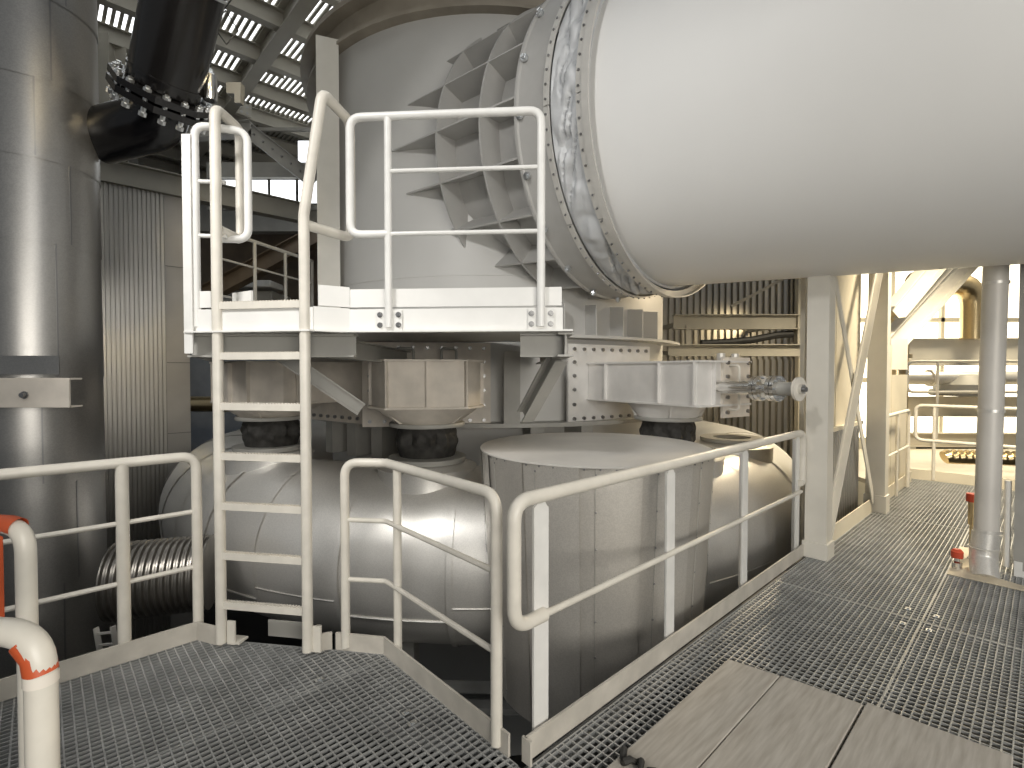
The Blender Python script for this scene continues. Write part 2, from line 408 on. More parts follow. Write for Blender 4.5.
obj('end_lip', dl([(1.19, -.04), (1.245, -.04), (1.245, .012), (1.235, .012), (1.235, -.028), (1.19, -.028)], 144, close=True), 'strip', duct)
jnt = thing('expansion_joint', tuple(DC-Z*1.3), 'wrinkled silver fabric expansion joint clamped by bolted strips around the duct', 'joint')
for s, nm in ((-.328, 0), (-.066, 1)):
    for q in range(10):
        obj('clamp_strip', dl([(1.222, s-.022), (1.234, s-.022), (1.234, s+.022), (1.222, s+.022)], 14, q*36+6.4, q*36+42.0, close=True), 'strip', jnt)
bt = MB()
for s in (-.328, -.066):
    for i in range(84):
        p = dp(s, 1.234, i*360/84); n_ = (p-(DC+DA*s)).normalized()
        bt.lathe([(.001, .010), (.007, .010), (.009, 0)], p, n_, 6)
obj('bolts', bt, 'bolt', jnt, kind='stuff')
fb = MB(); NS, NT = 18, 540; base = 0
for i in range(NT):
    th = 360*i/NT
    for k in range(NS+1):
        f = k/NS; s = -.31+f*.228; e = math.sin(math.pi*f)
        q = v(math.cos(R(th))*7.5, math.sin(R(th))*7.5, s*5)
        n1 = noise.noise(q); n2 = noise.noise(q*2.3+v(3, 1, 9)); n3 = noise.noise(v(q.x*.9+s*14, q.y*.9-s*11, s*3))
        ridge = (1-min(1, abs(n3)*1.5))**4
        r = 1.205+e*(.010+.045*n1+.012*n2-.060*ridge)
        fb.v.append(dp(s, r, th))
for i in range(NT):
    j = (i+1) % NT
    for k in range(NS): fb.f.append([i*(NS+1)+k, j*(NS+1)+k, j*(NS+1)+k+1, i*(NS+1)+k+1])
fo = obj('fabric', fb, 'fabric', jnt)
for p in fo.data.polygons: p.use_smooth = True
obj('joint_backing', dl([(1.17, -.33), (1.17, -.05), (1.14, -.05)], 96), 'fabric', jnt)
cone = thing('duct_nozzle', tuple(pol(35, 2.2, 2.0)), 'ribbed steel nozzle with gussets joining vessel and duct', 'nozzle')
obj('collar', dl([(1.05, -.62), (1.225, -.62), (1.235, -.612), (1.235, -.59), (1.222, -.58), (1.212, -.5), (1.218, -.40), (1.225, -.35), (1.2, -.33)], 144), 'gusset', cone)
obj('nozzle_shell', dl([(1.03, -2.6), (1.03, -.6)], 120), 'gusset', cone)
for s in (-.97, -1.49):
    # ring stiffeners, kept to the arc that stands clear of the vessel
    arc = [t for t in range(0, 361, 2) if (hit(1.23, t) is None or hit(1.23, t) > -s-.0)]
    runs = []; 
    lo = [t for t in arc if t <= 360]
    seg = [];
    for t in range(60, 421, 2):
        tt = t % 360; h_ = hit(1.23, tt); ok = h_ is None or h_ > -s
        if ok: seg.append(t)
        elif seg: runs.append(seg); seg = []
    if seg: runs.append(seg)
    for rn in runs:
        if len(rn) < 4: continue
        obj('ring_stiffener', dl([(1.03, s-.008), (1.23, s-.008), (1.23, s+.008), (1.03, s+.008)], len(rn), rn[0], rn[-1], close=True), 'gusset', cone)
for k in range(20):
    th = 124+18.5*k if k < 13 else None
    if th is None: continue
    to = hit(1.23, th); ti = hit(1.03, th)
    if to is None: to = 2.2
    if ti is None: ti = 2.3
    if to < .7: continue
    tn = (dp(0, 1, th+.5)-dp(0, 1, th)).normalized()*.014
    pts = [dp(-.62, 1.02, th), dp(-.62, 1.23, th), dp(-to, 1.23, th), dp(-ti-.02, 1.02, th)]
    obj('gusset', MB().prism([p-tn*.5 for p in pts], tn), 'gusset', cone)
st = MB(); MBs = None
stud_mb = MB().lathe([(.001, .05), (.014, .05), (.016, .034), (.026, .034), (.026, .012), (.016, .012), (.016, 0)], (0, 0, 0), Z, 8)
stud_me = mesh_of('stud', stud_mb, 'boltz', v(0, 0, 0))
for k in range(20):
    th = 132+18.0*k; p = dp(-.555, 1.215, th); n_ = (p-(DC+DA*-.555)).normalized(); tx = DA
    piece('stud', stud_me, cone, p, axes(tx, n_.cross(tx), n_))
# ---- ring main (large clad pipe around the vessel)
RM, RP, ZP = 2.95, .588, .365
ring = thing('ring_main', (VC.x, VC.y, -.25), 'large galvanised clad ring main pipe curving behind the guardrails', 'pipe')
bounds = [-112, -100, -88, -78, -68, -58, -49, -41, -33, -24, -13.5, -2, 12, 26, 38, 50, 62, 74, 88, 100, 112]
def torus(f0, f1, r, steps=5, n=56):
    m = MB()
    for i in range(steps+1):
        ph = f0+(f1-f0)*i/steps; c = pol(ph, RM, ZP); rad = v(math.sin(R(ph)), -math.cos(R(ph)), 0)
        for k in range(n):
            a = 2*math.pi*k/n; m.v.append(c+rad*(math.cos(a)*r)+Z*(math.sin(a)*r))
    for i in range(steps):
        for k in range(n): a = i*n+k; b = i*n+(k+1) % n; m.f.append([a, a+n, b+n, b])
    return m
for i in range(len(bounds)-1):
    sgo = obj('cladding_segment', torus(bounds[i], bounds[i+1]+.25, RP+(.004 if i % 2 else 0)), 'clad', ring)
    la = R(-24+(10 if i % 2 else 0)); lr_, lz = RM+math.cos(la)*(RP+.004), ZP+math.sin(la)*(RP+.004)
    obj('lap_seam', MB().tube([pol(bounds[i]+(bounds[i+1]-bounds[i])*k/5, lr_, lz) for k in range(6)], .006, 6), 'clad', sgo)
    obj('seam_bead', torus(bounds[i]-.28, bounds[i]+.28, RP+.014, 1), 'clad', ring)
def collar(ph, r=.34):
    c = pol(ph, RM, 0)
    obj('branch_collar', MB().lathe([(r+.03, .72), (r, .80), (r, .965), (r+.008, .966), (r+.008, .974), (r-.02, .978), (r-.1, 1.006)], c, Z, 48), 'clad', ring)
    obj('branch_flange', MB().lathe([(.16, 1.005), (.265, 1.005), (.27, 1.015), (.27, 1.04), (.16, 1.04)], c, Z, 48, close=True), 'steel', ring)
for ph in (-36, -6.8, 32, 50): collar(ph)
for ph in (-10, 8):
    c = pol(ph, 3.1, 0)
    obj('support_foot', MB().box((c.x, c.y, -.35), .26, .2, .34).box((c.x, c.y, -.62), .12, .03, .3), 'steel', ring)

# ================================================================== DRUM
cam_scale(False)
DX, DY = .643, 3.948
drum = thing('clad_drum', (DX, DY, -.75), 'upright galvanised clad drum with flat lid behind the right guardrail', 'drum')
zb, zt, rb, rt = -.75, 1.045, .775, .88
def dr(z): return rb+(rt-rb)*(z-zb)/(zt-zb)
mb = MB().lathe([(rb-.01, zb), (rt-.01, zt-.01)], (DX, DY, 0), Z, 64); obj('core', mb, 'clad2', drum)
NP = 14
for k in range(NP):
    a0 = k*360/NP-99; m = MB(); base = 0
    m.lathe([(rb, zb), (rt, zt)], (DX, DY, 0), Z, 10, a0, a0+360/NP+.6)
    m2 = MB(); n = len(m.v)//2
    cx, cy = DX, DY
    for i, p in enumerate(m.v):
        f = (i//2)/10.; sc = 1+.013*f; m.v[i] = v(cx+(p.x-cx)*sc, cy+(p.y-cy)*sc, p.z)
    po_ = obj('cladding_panel', m, 'clad2' if k % 2 else 'clad3', drum)
    a1_ = R(a0+360/NP+.6); e_ = v(math.cos(a1_), math.sin(a1_), 0)
    obj('lap_edge', MB().tube([v(DX, DY, zb)+e_*rb*1.0135, v(DX, DY, zt-.01)+e_*rt*1.0135], .0016, 6), 'steel', po_)
rv = MB()
for k in range(NP):
    a = R(k*360/NP-99); d = v(math.cos(a+.015), math.sin(a+.015), 0)
    ref = d
    for j in range(8):
        z = zb+.1+j*.235; rr = dr(z)*1.013; rv.lathe([(.001, .005), (.006, .003), (.007, 0)], v(DX, DY, z)+d*rr, d, 6)
for k in range(56):
    a = R(k*360/56); d = v(math.cos(a), math.sin(a), 0); rv.lathe([(.001, .005), (.006, .003), (.007, 0)], v(DX, DY, zt-.018)+d*(rt+.004), d, 6)
obj('rivets', rv, 'bolt', drum, kind='stuff')
obj('lid', MB().lathe([(.001, zt+.03), (.4, zt+.024), (rt+.004, zt+.006), (rt+.012, zt+.002), (rt+.012, zt-.008), (rt-.02, zt-.008)], (DX, DY, 0), Z, 96), 'lid', drum)

# ================================================================== VALVE BOXES
cam_scale(True)
def valve(ph, body, plate_hw, label, r_in, bm, funnel_r, handles=False, ribs=(), bell=True, at=None, zb_=1.40, zt_=1.70, group=None):
    rad = v(math.sin(R(ph)), -math.cos(R(ph)), 0); tl = v(-math.cos(R(ph)), -math.sin(R(ph)), 0)    # tl: to the left seen from outside
    oc = V3(at)-rad*r_in if at else VC
    def P(t, r, z): return oc+rad*r+tl*t+Z*z
    root = thing('slide_valve', tuple(P(0, funnel_r, zb_-.2)), label, 'valve', group)
    obj('flange_plate', MB().prism([P(-plate_hw, r_in, 1.18), P(plate_hw, r_in, 1.18), P(plate_hw, r_in, 1.88), P(-plate_hw, r_in, 1.88)], rad*.025), bm, root)
    obj('throat', MB().prism([P(-.34, r_in-.3, 1.25), P(.34, r_in-.3, 1.25), P(.34, r_in-.3, 1.80), P(-.34, r_in-.3, 1.80)], rad*.3), 'steel', root)
    bp = MB()
    for i in range(9):
        t = -plate_hw+.06+i*(2*plate_hw-.12)/8
        for z in (1.225, 1.835): bp.lathe([(.001, .02), (.016, .02), (.016, 0)], P(t, r_in+.025, z), rad, 6)
    for z in (1.35, 1.48, 1.60, 1.72):
        for t in (-plate_hw+.06, plate_hw-.06): bp.lathe([(.001, .02), (.016, .02), (.016, 0)], P(t, r_in+.025, z), rad, 6)
    obj('bolts', bp, 'bolt', root, kind='stuff')
    obj('body', MB().prism([P(t, r, zb_) for t, r in body], Z*(zt_-zb_)), bm, root)
    big = [(t*1.07+(0.0), r+(.035 if r > r_in+.3 else 0)) for t, r in body]
    obj('top_plate', MB().prism([P(t, r, zt_) for t, r in big], Z*.014), bm, root)
    obj('bottom_plate', MB().prism([P(t, r, zb_-.014) for t, r in big], Z*.014), bm, root)
    for (t, r, dx, dr_) in ribs:
        d = tl*dx+rad*dr_; pr = P(t, r, 0); s_ = d.cross(Z).normalized()*.01
        obj('rib', MB().prism([pr+Z*zb_-s_*.5-d*.01, pr+Z*zb_+d*.032-s_*.5, pr+Z*zt_+d*.032-s_*.5, pr+Z*zt_-s_*.5-d*.01], s_), bm, root)
    # funnel: square on top, round at the bottom
    m = MB(); n = 32; c = P(0, funnel_r, 0); hw = min(.34, max(t for t, r in body)*.92)
    for k in range(n):
        a = 2*math.pi*k/n+.0001; ca, sa = math.cos(a), math.sin(a); q = hw/max(abs(ca), abs(sa)); q = min(q, hw*1.25)
        m.v += [c+tl*(ca*q)+rad*(sa*q)+Z*(zb_-.014), c+tl*(ca*.23)+rad*(sa*.23)+Z*1.275]
    for k in range(n): j = (k+1) % n; m.f.append([2*k, 2*k+1, 2*j+1, 2*j])
    obj('funnel', m, bm, root)
    for k in range(4):
        a = R(45+90*k); d = tl*math.cos(a)+rad*math.sin(a); s_ = d.cross(Z)*.01
        obj('funnel_rib', MB().prism([c+d*.2+Z*(zb_-.014)-s_*.5, c+d*(hw*1.2)+Z*(zb_-.014)-s_*.5, c+d*.26+Z*1.28-s_*.5, c+d*.2+Z*1.28-s_*.5], s_), bm, root)
    obj('outlet_flange', MB().lathe([(.17, 1.25), (.262, 1.25), (.266, 1.256), (.266, 1.272), (.262, 1.278), (.17, 1.278)], c, Z, 48, close=True), 'steel', root)
    if bell:
        m = MB(); nn = 48; hh = 12
        for i in range(nn):
            a = 2*math.pi*i/nn
            for k in range(hh+1):
                f = k/hh; z = 1.25-f*.21
                rr = .195+.02*math.sin(math.pi*f)+(.05*noise.noise(v(math.cos(a)*4+ph, math.sin(a)*4, f*2.5)) + .014*math.sin(a*9+f*5)*f)*math.sin(math.pi*min(1, f*1.2))
                m.v.append(c+v(math.cos(a)*rr, math.sin(a)*rr, z))
        for i in range(nn):
            j = (i+1) % nn
            for k in range(hh): m.f.append([i*(hh+1)+k, i*(hh+1)+k+1, j*(hh+1)+k+1, j*(hh+1)+k])
        obj('boot', m, 'boot', root, label='dark crumpled fabric boot')
    if handles:
        for t in (.17, -.17):
            q0 = P(t+.06, r_in+.22, zt_+.01); q1 = P(t-.06, r_in+.22, zt_+.01)
            obj('handle', MB().tube(fillet([q0, q0+Z*.11, q1+Z*.11, q1], .03), .011, 8), 'steel', root)
    return root, P, rad, tl
bodyA = [(-.40, 2.32), (-.40, 3.05), (-.27, 3.24), (.27, 3.24), (.40, 3.05), (.40, 2.32)]
ribA = [(.27, 3.24, .35, .94), (0, 3.24, 0, 1), (-.27, 3.24, -.35, .94), (.40, 2.95, 1, .1), (-.40, 2.95, -1, .1)]
valve(9.2, [(t*.93, r) for t, r in bodyA], .53, 'beige ribbed valve box with crumpled dark boot under the platform centre', 2.30, 'valve', 2.95, handles=True, ribs=[(t*.93, r, a, b) for t, r, a, b in ribA], at=(-.71, 4.22, 0))
valve(-36, bodyA, .50, 'shadowed valve box behind the ladder rungs', 2.30, 'valve', 2.93, ribs=ribA)
bodyB = [(-.28, 2.2), (-.28, 3.35), (.28, 3.35), (.28, 2.2)]
ribB = [(.28, 2.44, 1, 0), (.28, 3.02, 1, 0), (.28, 3.34, 1, 0), (-.28, 3.2, -1, 0), (0.12, 3.35, 0, 1)]
rootB, PB, radB, tlB = valve(32, bodyB, .5, 'long white ribbed valve box above the drum lid', 2.17, 'valvew', 2.85, ribs=ribB)
fp = MB().prism([PB(-.30, 3.35, 1.30), PB(.02, 3.35, 1.30), PB(.02, 3.35, 1.74), PB(-.30, 3.35, 1.74)], radB*.02); obj('end_plate', fp, 'valve', rootB)
bp = MB()
for z in (1.34, 1.45, 1.60, 1.70):
    for t in (-.27, -.02): bp.lathe([(.001, .02), (.014, .02), (.014, 0)], PB(t, 3.37, z), radB, 6)
obj('end_bolts', bp, 'bolt', rootB, kind='stuff')
for t in (-.05,):
    q0 = PB(t, 3.37, 1.68); q1 = PB(t, 3.37, 1.36)
    obj('handle', MB().tube(fillet([q0, q0+radB*.08, q1+radB*.08, q1], .03), .009, 8), 'rail', rootB)
for t in (-.05, -.22): obj('lifting_eye', MB().tube([PB(t, 3.3, 1.70), PB(t, 3.3, 1.77)], .03, 10), 'strip', rootB)
# actuator spindle
act = thing('valve_spindle', tuple(PB(-.12, 3.4, 1.5)), 'polished valve spindle with two bolted couplings pointing right', 'spindle')
ax0 = PB(.07, 3.36, 1.525); axd = radB
def sp_(a, b, r): return MB().tube([ax0+axd*a*.86, ax0+axd*b*.86], r*.88, 24)
obj('sleeve', sp_(0, .33, .052), 'chrome', act)
obj('rod', sp_(.30, .70, .035), 'chrome', act)
for a in (.33, .365, .46, .495): obj('coupling_disc', sp_(a, a+.03, .095), 'chrome', act)
obj('rod_sleeve', sp_(.5, .64, .05), 'steel', act)
obj('end_disc', sp_(.655, .675, .085), 'rail', act)
obj('end_bolt', sp_(.675, .72, .018), 'bolt', act)
cb = MB(); e1 = axd.cross(Z).normalized()
for k in range(8):
    a = 2*math.pi*k/8; off = (e1*math.cos(a)+Z*math.sin(a))*.077
    for b0_, b1_ in ((.318, .408), (.448, .538)): cb.tube([ax0+axd*b0_*.86+off*.88, ax0+axd*b1_*.86+off*.88], .008, 6)
obj('coupling_bolts', cb, 'boltz', act, kind='stuff')

# ================================================================== RAISED PLATFORM
cam_scale(False)
ZPf = 2.0
Q1 = v(-.96, 2.97, 0); Q2 = v(.285, 2.88, 0); S1 = v(-1.13, 2.86, 0); T1 = v(-1.92, 2.99, 0)
plat = thing('raised_platform', (-.6, 3.4, 1.86), 'white raised access platform in front of the vessel', 'platform')
def wall_bar(mb, a, b, z0, z1, th=.012): return mb.bar(a+Z*(z0+z1)/2, b+Z*(z0+z1)/2, th, z1-z0)
obj('fascia', wall_bar(MB(), Q1, Q2, 1.872, 2.0), 'plat', plat, smooth=False)
obj('fascia', wall_bar(MB(), S1, Q1, 1.872, 2.005), 'plat', plat, smooth=False)
obj('fascia', wall_bar(MB(), T1, S1, 1.872, 2.0), 'plat', plat, smooth=False)
obj('fascia', wall_bar(MB(), Q2, Q2+v(.03, 2.7, 0), 1.872, 2.0), 'plat', plat, smooth=False)
obj('fascia', wall_bar(MB(), T1, T1+v(-1.1, 2.0, 0), 1.872, 2.0), 'plat', plat, smooth=False)
obj('toe_plate', wall_bar(MB(), Q1+v(.004, .004, 0), Q2+v(0, .004, 0), 2.012, 2.118), 'plat', plat, smooth=False)
obj('toe_plate', wall_bar(MB(), S1+v(.02, .02, 0), Q1, 2.012, 2.13), 'plat', plat, smooth=False)
obj('toe_plate', wall_bar(MB(), T1+v(.0, .01, 0), T1+v(.14, -.01, 0), 2.012, 2.11), 'plat', plat, smooth=False)
obj('toe_plate', wall_bar(MB(), v(-1.73, 3.12, 0), v(-1.56, 3.02, 0), 2.012, 2.12), 'plat', plat, smooth=False)
deck = [T1, S1, Q1, Q2, Q2+v(.03, 2.72, 0), v(-1.3, 5.82, 0), v(-2.3, 6.5, 0), v(-2.7, 6.75, 0), v(-3.08, 5.1, 0)]
obj('deck', MB().prism([p+Z*1.975 for p in deck], Z*.025), 'plat', plat, smooth=False)
obj('edge_angle', MB().bar(Q1+Z*1.866+v(0, -.02, 0), Q2+Z*1.866+v(.06, -.02, 0), .09, .010).bar(T1+Z*1.866, S1+Z*1.866, .09, .01).bar(S1+Z*1.866, Q1+Z*1.866, .07, .01), 'plat', plat, smooth=False)
mb = MB().ibeam(v(-1.95, 3.06, 1.79), v(-.95, 3.06, 1.79), .14, .1); obj('edge_beam', mb, 'steel', plat, smooth=False)
obj('joist', MB().ibeam(v(.31, 2.9, 1.79), v(.31, 5.5, 1.79), .14, .09), 'steel', plat, smooth=False)
obj('joist', MB().ibeam(v(.05, 3.02, 1.79), v(.33, 3.0, 1.79), .14, .09), 'steel', plat, smooth=False)
obj('joist', MB().ibeam(v(-1.15, 3.1, 1.79), v(-1.15, 5.6, 1.79), .14, .09), 'steel', plat, smooth=False)
obj('joist', MB().ibeam(v(-1.9, 3.1, 1.79), v(-2.9, 5.0, 1.79), .14, .09), 'steel', plat, smooth=False)
obj('strut', MB().ibeam(v(.31, 3.35, 1.74), v(.10, 3.75, 1.30), .11, .10), 'steel', plat, smooth=False)
obj('strut', MB().ibeam(v(-1.66, 3.45, 1.80), v(-1.10, 3.65, 1.36), .10, .09), 'steel', plat, smooth=False)
obj('support_column', MB().ibeam(v(-.0, 5.56, 1.07), v(-.0, 5.56, 1.86), .18, .18, up=v(0, 1, 0)), 'steel', plat, smooth=False)
obj('support_column', MB().ibeam(v(-1.82, 5.98, 1.07), v(-1.82, 5.98, 1.86), .2, .2, up=v(0, 1, 0)), 'steeld', plat, smooth=False)
bolt_me = mesh_of('bolt', MB().lathe([(.001, .016), (.011, .016), (.012, .004), (.017, .004), (.017, 0)], (0, 0, 0), Z, 8), 'bolt', v(0, 0, 0))
pd = (Q2-Q1).normalized(); pn = v(pd.y, -pd.x, 0)
def onp(px, z): return Q1+pd*px+Z*z

# platform guardrail (front right)
gr = thing('platform_guardrail', tuple(Q1+pd*.6+Z*1.9), 'white front guardrail on the raised platform below the nozzle ribs', 'guardrail')
zt2, zm1, zm2 = 3.105, 2.79, 2.43
off = pn*.03
A = onp(.02, 0)+off; Bp = onp(1.13, 0)+off; A2 = onp(.245, 0)+off
obj('top_rail', MB().tube(fillet([A2+Z*zm2, A+Z*zm2, A+Z*zt2, Bp+Z*zt2, Bp+Z*1.89], .07), .024, 14), 'railw', gr)
obj('post', MB().tube([A2+Z*1.89, A2+Z*zt2], .022, 12), 'railw', gr)
obj('mid_rail', MB().tube([A2+Z*zm1, Bp+Z*zm1], .013, 10), 'railw', gr)
obj('mid_rail', MB().tube([A2+Z*zm2, Bp+Z*zm2], .013, 10), 'railw', gr)
for p in (A2, Bp):
    pl_ = obj('base_plate', MB().box(p-off*.5+Z*1.935, .15, .008, .12, pd), 'railw', gr)
    for dx in (-.055, .055):
        for z in (1.905, 1.965): piece('bolt', bolt_me, gr, p+pd*dx+Z*z-off*.5+pn*.004, axes(pd, Z, pn))
# short front guard left of the ladder
gl = thing('corner_guardrail', tuple(T1+Z*1.75), 'short white guardrail at the platform corner left of the ladder', 'guardrail')
a = T1+v(.015, -.03, 0); b = T1+v(.31, .09, 0)
obj('post', MB().box(a+Z*2.38, .05, .012, 1.28).box(a+v(-.02, .03, 2.38), .012, .05, 1.28), 'railw', gl)
obj('top_rail', MB().tube(fillet([a+Z*1.9+v(.03, .03, 0), a+Z*3.09+v(.03, .03, 0), b+Z*3.09, b+Z*2.44, b+v(-.2, -.02, 2.44)], .07), .023, 14), 'railw', gl)
for z in (2.76, 2.44): obj('mid_rail', MB().tube([a+Z*z+v(.03, .03, 0), a+v(.2, .05, z)], .012, 10), 'railw', gl)
# railing along the far left edge of the platform
gf = thing('rear_guardrail', (-2.9, 5.6, 2), 'thin grey guardrail around the back of the platform', 'guardrail')
ra, rb_ = v(-3.0, 5.15, 0), v(-2.62, 6.6, 0)
obj('top_rail', MB().tube([ra+Z*3.09, rb_+Z*3.09], .02, 10), 'steel', gf); obj('mid_rail', MB().tube([ra+Z*2.8, rb_+Z*2.8], .012, 8), 'steel', gf)
obj('mid_rail', MB().tube([ra+Z*2.42, rb_+Z*2.42], .012, 8), 'steel', gf)
for f in (.0, .33, .66, 1.): obj('post', MB().tube([ra.lerp(rb_, f)+Z*2.0, ra.lerp(rb_, f)+Z*3.09], .02, 8), 'steel', gf)

# ================================================================== LADDER
L1 = v(-1.73, 2.95, 0); L2 = v(-1.18, 2.86, 0)
lad = thing('ladder', tuple((L1+L2)/2), 'cream fixed ladder with looped grab rails up to the platform', 'ladder')
ld = (L2-L1).normalized()
st_ = fillet([L1+Z*.02, L1+Z*3.17, L1+v(.0, .27, 3.17), L1+v(.0, .27, 2.47), L1+v(.0, .02, 2.47)], .06)
obj('stringer', MB().tube(st_, .03, 14), 'rail', lad)
st_ = fillet([L2+Z*.02, L2+Z*2.52, L2+v(.12, -.03, 3.19), L2+v(.17, .30, 3.19), L2+v(.17, .30, 2.47), L2+v(.0, .01, 2.47)], .06)
obj('stringer', MB().tube(st_, .03, 14), 'rail', lad)
rung_mb = MB(); Lr = (L2-L1).length-.04
rung_mb.box((0, 0, 0), Lr, .032, .04)
for i in range(26): rung_mb.box((-Lr/2+.02+i*(Lr-.04)/25, 0, .022), .008, .03, .006)
rung_me = mesh_of('rung', rung_mb, 'rail', v(0, 0, 0), False)
for k in range(7): piece('rung', rung_me, lad, (L1+L2)/2+Z*(.25+.2945*k), axes(ld, Z.cross(ld), Z))
obj('foot_bracket', MB().box(L1+v(.06, .0, .08), .05, .012, .14, ld).box(L1+v(.08, .03, .02), .08, .08, .012, ld), 'rail', lad)
obj('foot_bracket', MB().box(L2+v(.05, .0, .09), .06, .012, .15, ld), 'rail', lad)
obj('head_bracket', MB().box(L1+v(.11, .05, 1.95), .12, .01, .11, ld), 'rail', lad)
obj('head_bracket', MB().box(L2+v(.06, .03, 1.95), .06, .01, .11, ld), 'rail', lad)
piece('bolt', bolt_me, lad, L1+v(.12, .04, 1.95), axes(ld, Z, -Z.cross(ld)))

kp = obj('kick_plate', MB().box((L1+L2)/2+v(.1, .13, .055), .3, .008, .1, ld), 'steel', lad, smooth=False)
# ================================================================== WALKWAY GUARDRAILS
def toe(parent, a, b, h=.1, th=.012, m='toe', z0=0.): return obj('toe_plate', MB().bar(a+Z*(z0+h/2), b+Z*(z0+h/2), th, h), m, parent, smooth=False)
# right guardrail
rr = thing('right_guardrail', tuple(g(1.6, 0)), 'long cream guardrail with angle posts in front of the clad drum', 'guardrail')
def gr_(u, z): return g(u, -.01, z)
obj('top_rail', MB().tube(fillet([gr_(.105, .58), gr_(-.075, .58), gr_(-.075, 1.10), gr_(3.42, 1.10), gr_(3.42, .66), gr_(3.36, .66)], .085, 7), .03, 16), 'rail', rr)
obj('mid_rail', MB().tube([gr_(.1, .58), gr_(3.4, .58)], .016, 12), 'rail', rr)
for u in (.1, 1.19, 2.24, 3.36):
    p = g(u, -.022)
    pm = MB().prism([p-RD*.045+Z*.02, p+RD*.045+Z*.02, p+RD*.045+Z*1.03, p+RD*.01+Z*1.085, p-RD*.045+Z*1.05], FD*-.012)
    pm.box(p+RD*.039+FD*-.03+Z*.53, .012, .06, 1.02, RD)
    po = obj('post', pm, 'railw', rr, smooth=False)
toe(rr, g(-.02, 0.), g(3.52, 0.), .105)
obj('toe_end', MB().box(g(-.02, .01, .0525), .012, .05, .105, RD), 'toe', rr, smooth=False)
# front guardrail with bend
E1 = v(-.975, 2.905, 0); E2 = v(-.74, 2.865, 0); E3 = v(-.012, 2.085, 0)
fr = thing('bent_guardrail', tuple(E2), 'cream bent guardrail right of the ladder around the grating corner', 'guardrail')
E2r = E2+v(.03, .0, 0); E3r = E3+v(-.055, .05, 0)
obj('top_rail', MB().tube(fillet([E1+Z*.02, E1+Z*1.105, E2r+v(-.02, .02, 1.105), E3r+Z*1.105, E3r+Z*.02], .085, 7), .026, 16), 'rail', fr)
obj('post', MB().tube([E2r+v(.065, -.065, .02), E2r+v(.065, -.065, 1.09)], .024, 12), 'rail', fr)
for z in (.77, .42): obj('mid_rail', MB().tube(fillet([E1+Z*z, E2r+Z*z+v(-.02, .01, 0), E3r+Z*z], .05), .014, 10), 'rail', fr)
toe(fr, E1+v(-.06, .01, 0), E2); toe(fr, E2, E3)
kick = thing('ladder_toe_plate', tuple(L2+v(.08, 0, 0)), 'small cream toe plate beside the ladder foot', 'toe plate')
toe(kick, L2+v(.03, .03, 0), E1+v(-.085, .015, 0)); obj('mount_tab', MB().box(L2+v(.05, .04, .1), .03, .012, .1, ld), 'toe', kick)
# left guardrail
CL = v(-1.93, 3.05, 0)
lr = thing('left_guardrail', tuple(CL-RD*.5), 'cream guardrail on the left in front of the tall clad column', 'guardrail')
obj('top_rail', MB().tube(fillet([CL-RD*1.6+Z*1.12, CL+Z*1.12, CL+Z*.02], .085, 7), .029, 16), 'rail', lr)
for k in (.36, 1.15): obj('post', MB().tube([CL-RD*k+Z*.02, CL-RD*k+Z*1.11], .032, 14), 'rail', lr)
for z in (.78, .44): obj('mid_rail', MB().tube([CL-RD*1.6+Z*z, CL+Z*z], .014, 10), 'rail', lr)
toe(lr, CL-RD*1.8+v(.02, -.03, 0), CL+v(.01, -.03, 0), .11); toe(lr, CL+v(.01, -.03, 0), L1+v(-.0, -.0, 0), .11)
# near hoop rails with barrier tape
def hoop(loc, ztop, r, label):
    t = thing('hoop_guardrail', tuple(loc), label, 'guardrail')
    L = V3(loc)
    obj('rail', MB().tube(fillet([L+Z*.02, L+Z*ztop, L+v(-.6, .06, ztop)], .075, 8), r, 18), 'rail', t)
    return t, L
h1, P1 = hoop((-.905, .95, 0), 1.125, .0255, 'nearest cream hoop rail post with orange barrier tape at its bend')
obj('tape', MB().tube([P1+v(-.03, .003, 1.11), P1+v(-.006, .001, 1.08), P1+Z*1.05], .0268, 18, False), 'tape', h1, label='orange barrier tape')
obj('tape', MB().tube([P1+Z*1.052, P1+Z*1.03], .0272, 18, False), 'tapew', h1, label='white part of barrier tape')
h2, P2 = hoop((-1.467, 1.5, 0), 1.165, .0255, 'second cream hoop rail post behind the nearest one, taped on top')
obj('tape', MB().tube([P2+v(-.12, .012, 1.168), P2+v(-.05, .005, 1.167), P2+v(-.02, .0, 1.16)], .028, 14, False), 'tape', h2, label='orange barrier tape')
obj('tape_tail', MB().prism([P2+v(-.06, -.03, 1.15), P2+v(-.04, -.03, 1.14), P2+v(-.03, -.04, .86), P2+v(-.055, -.04, .88)], v(0, .003, 0)), 'tape', h2)
bx = thing('control_box', (-1.55, 1.42, 0), 'blue grey cabinet edge at the left border', 'cabinet')
obj('cabinet_body', MB().box((-1.80, 1.50, .6), .3, .25, 1.2, RD), 'blue', bx); obj('cabinet_door', MB().box((-1.71, 1.41, .6), .27, .015, 1.12, RD), 'blue', bx)

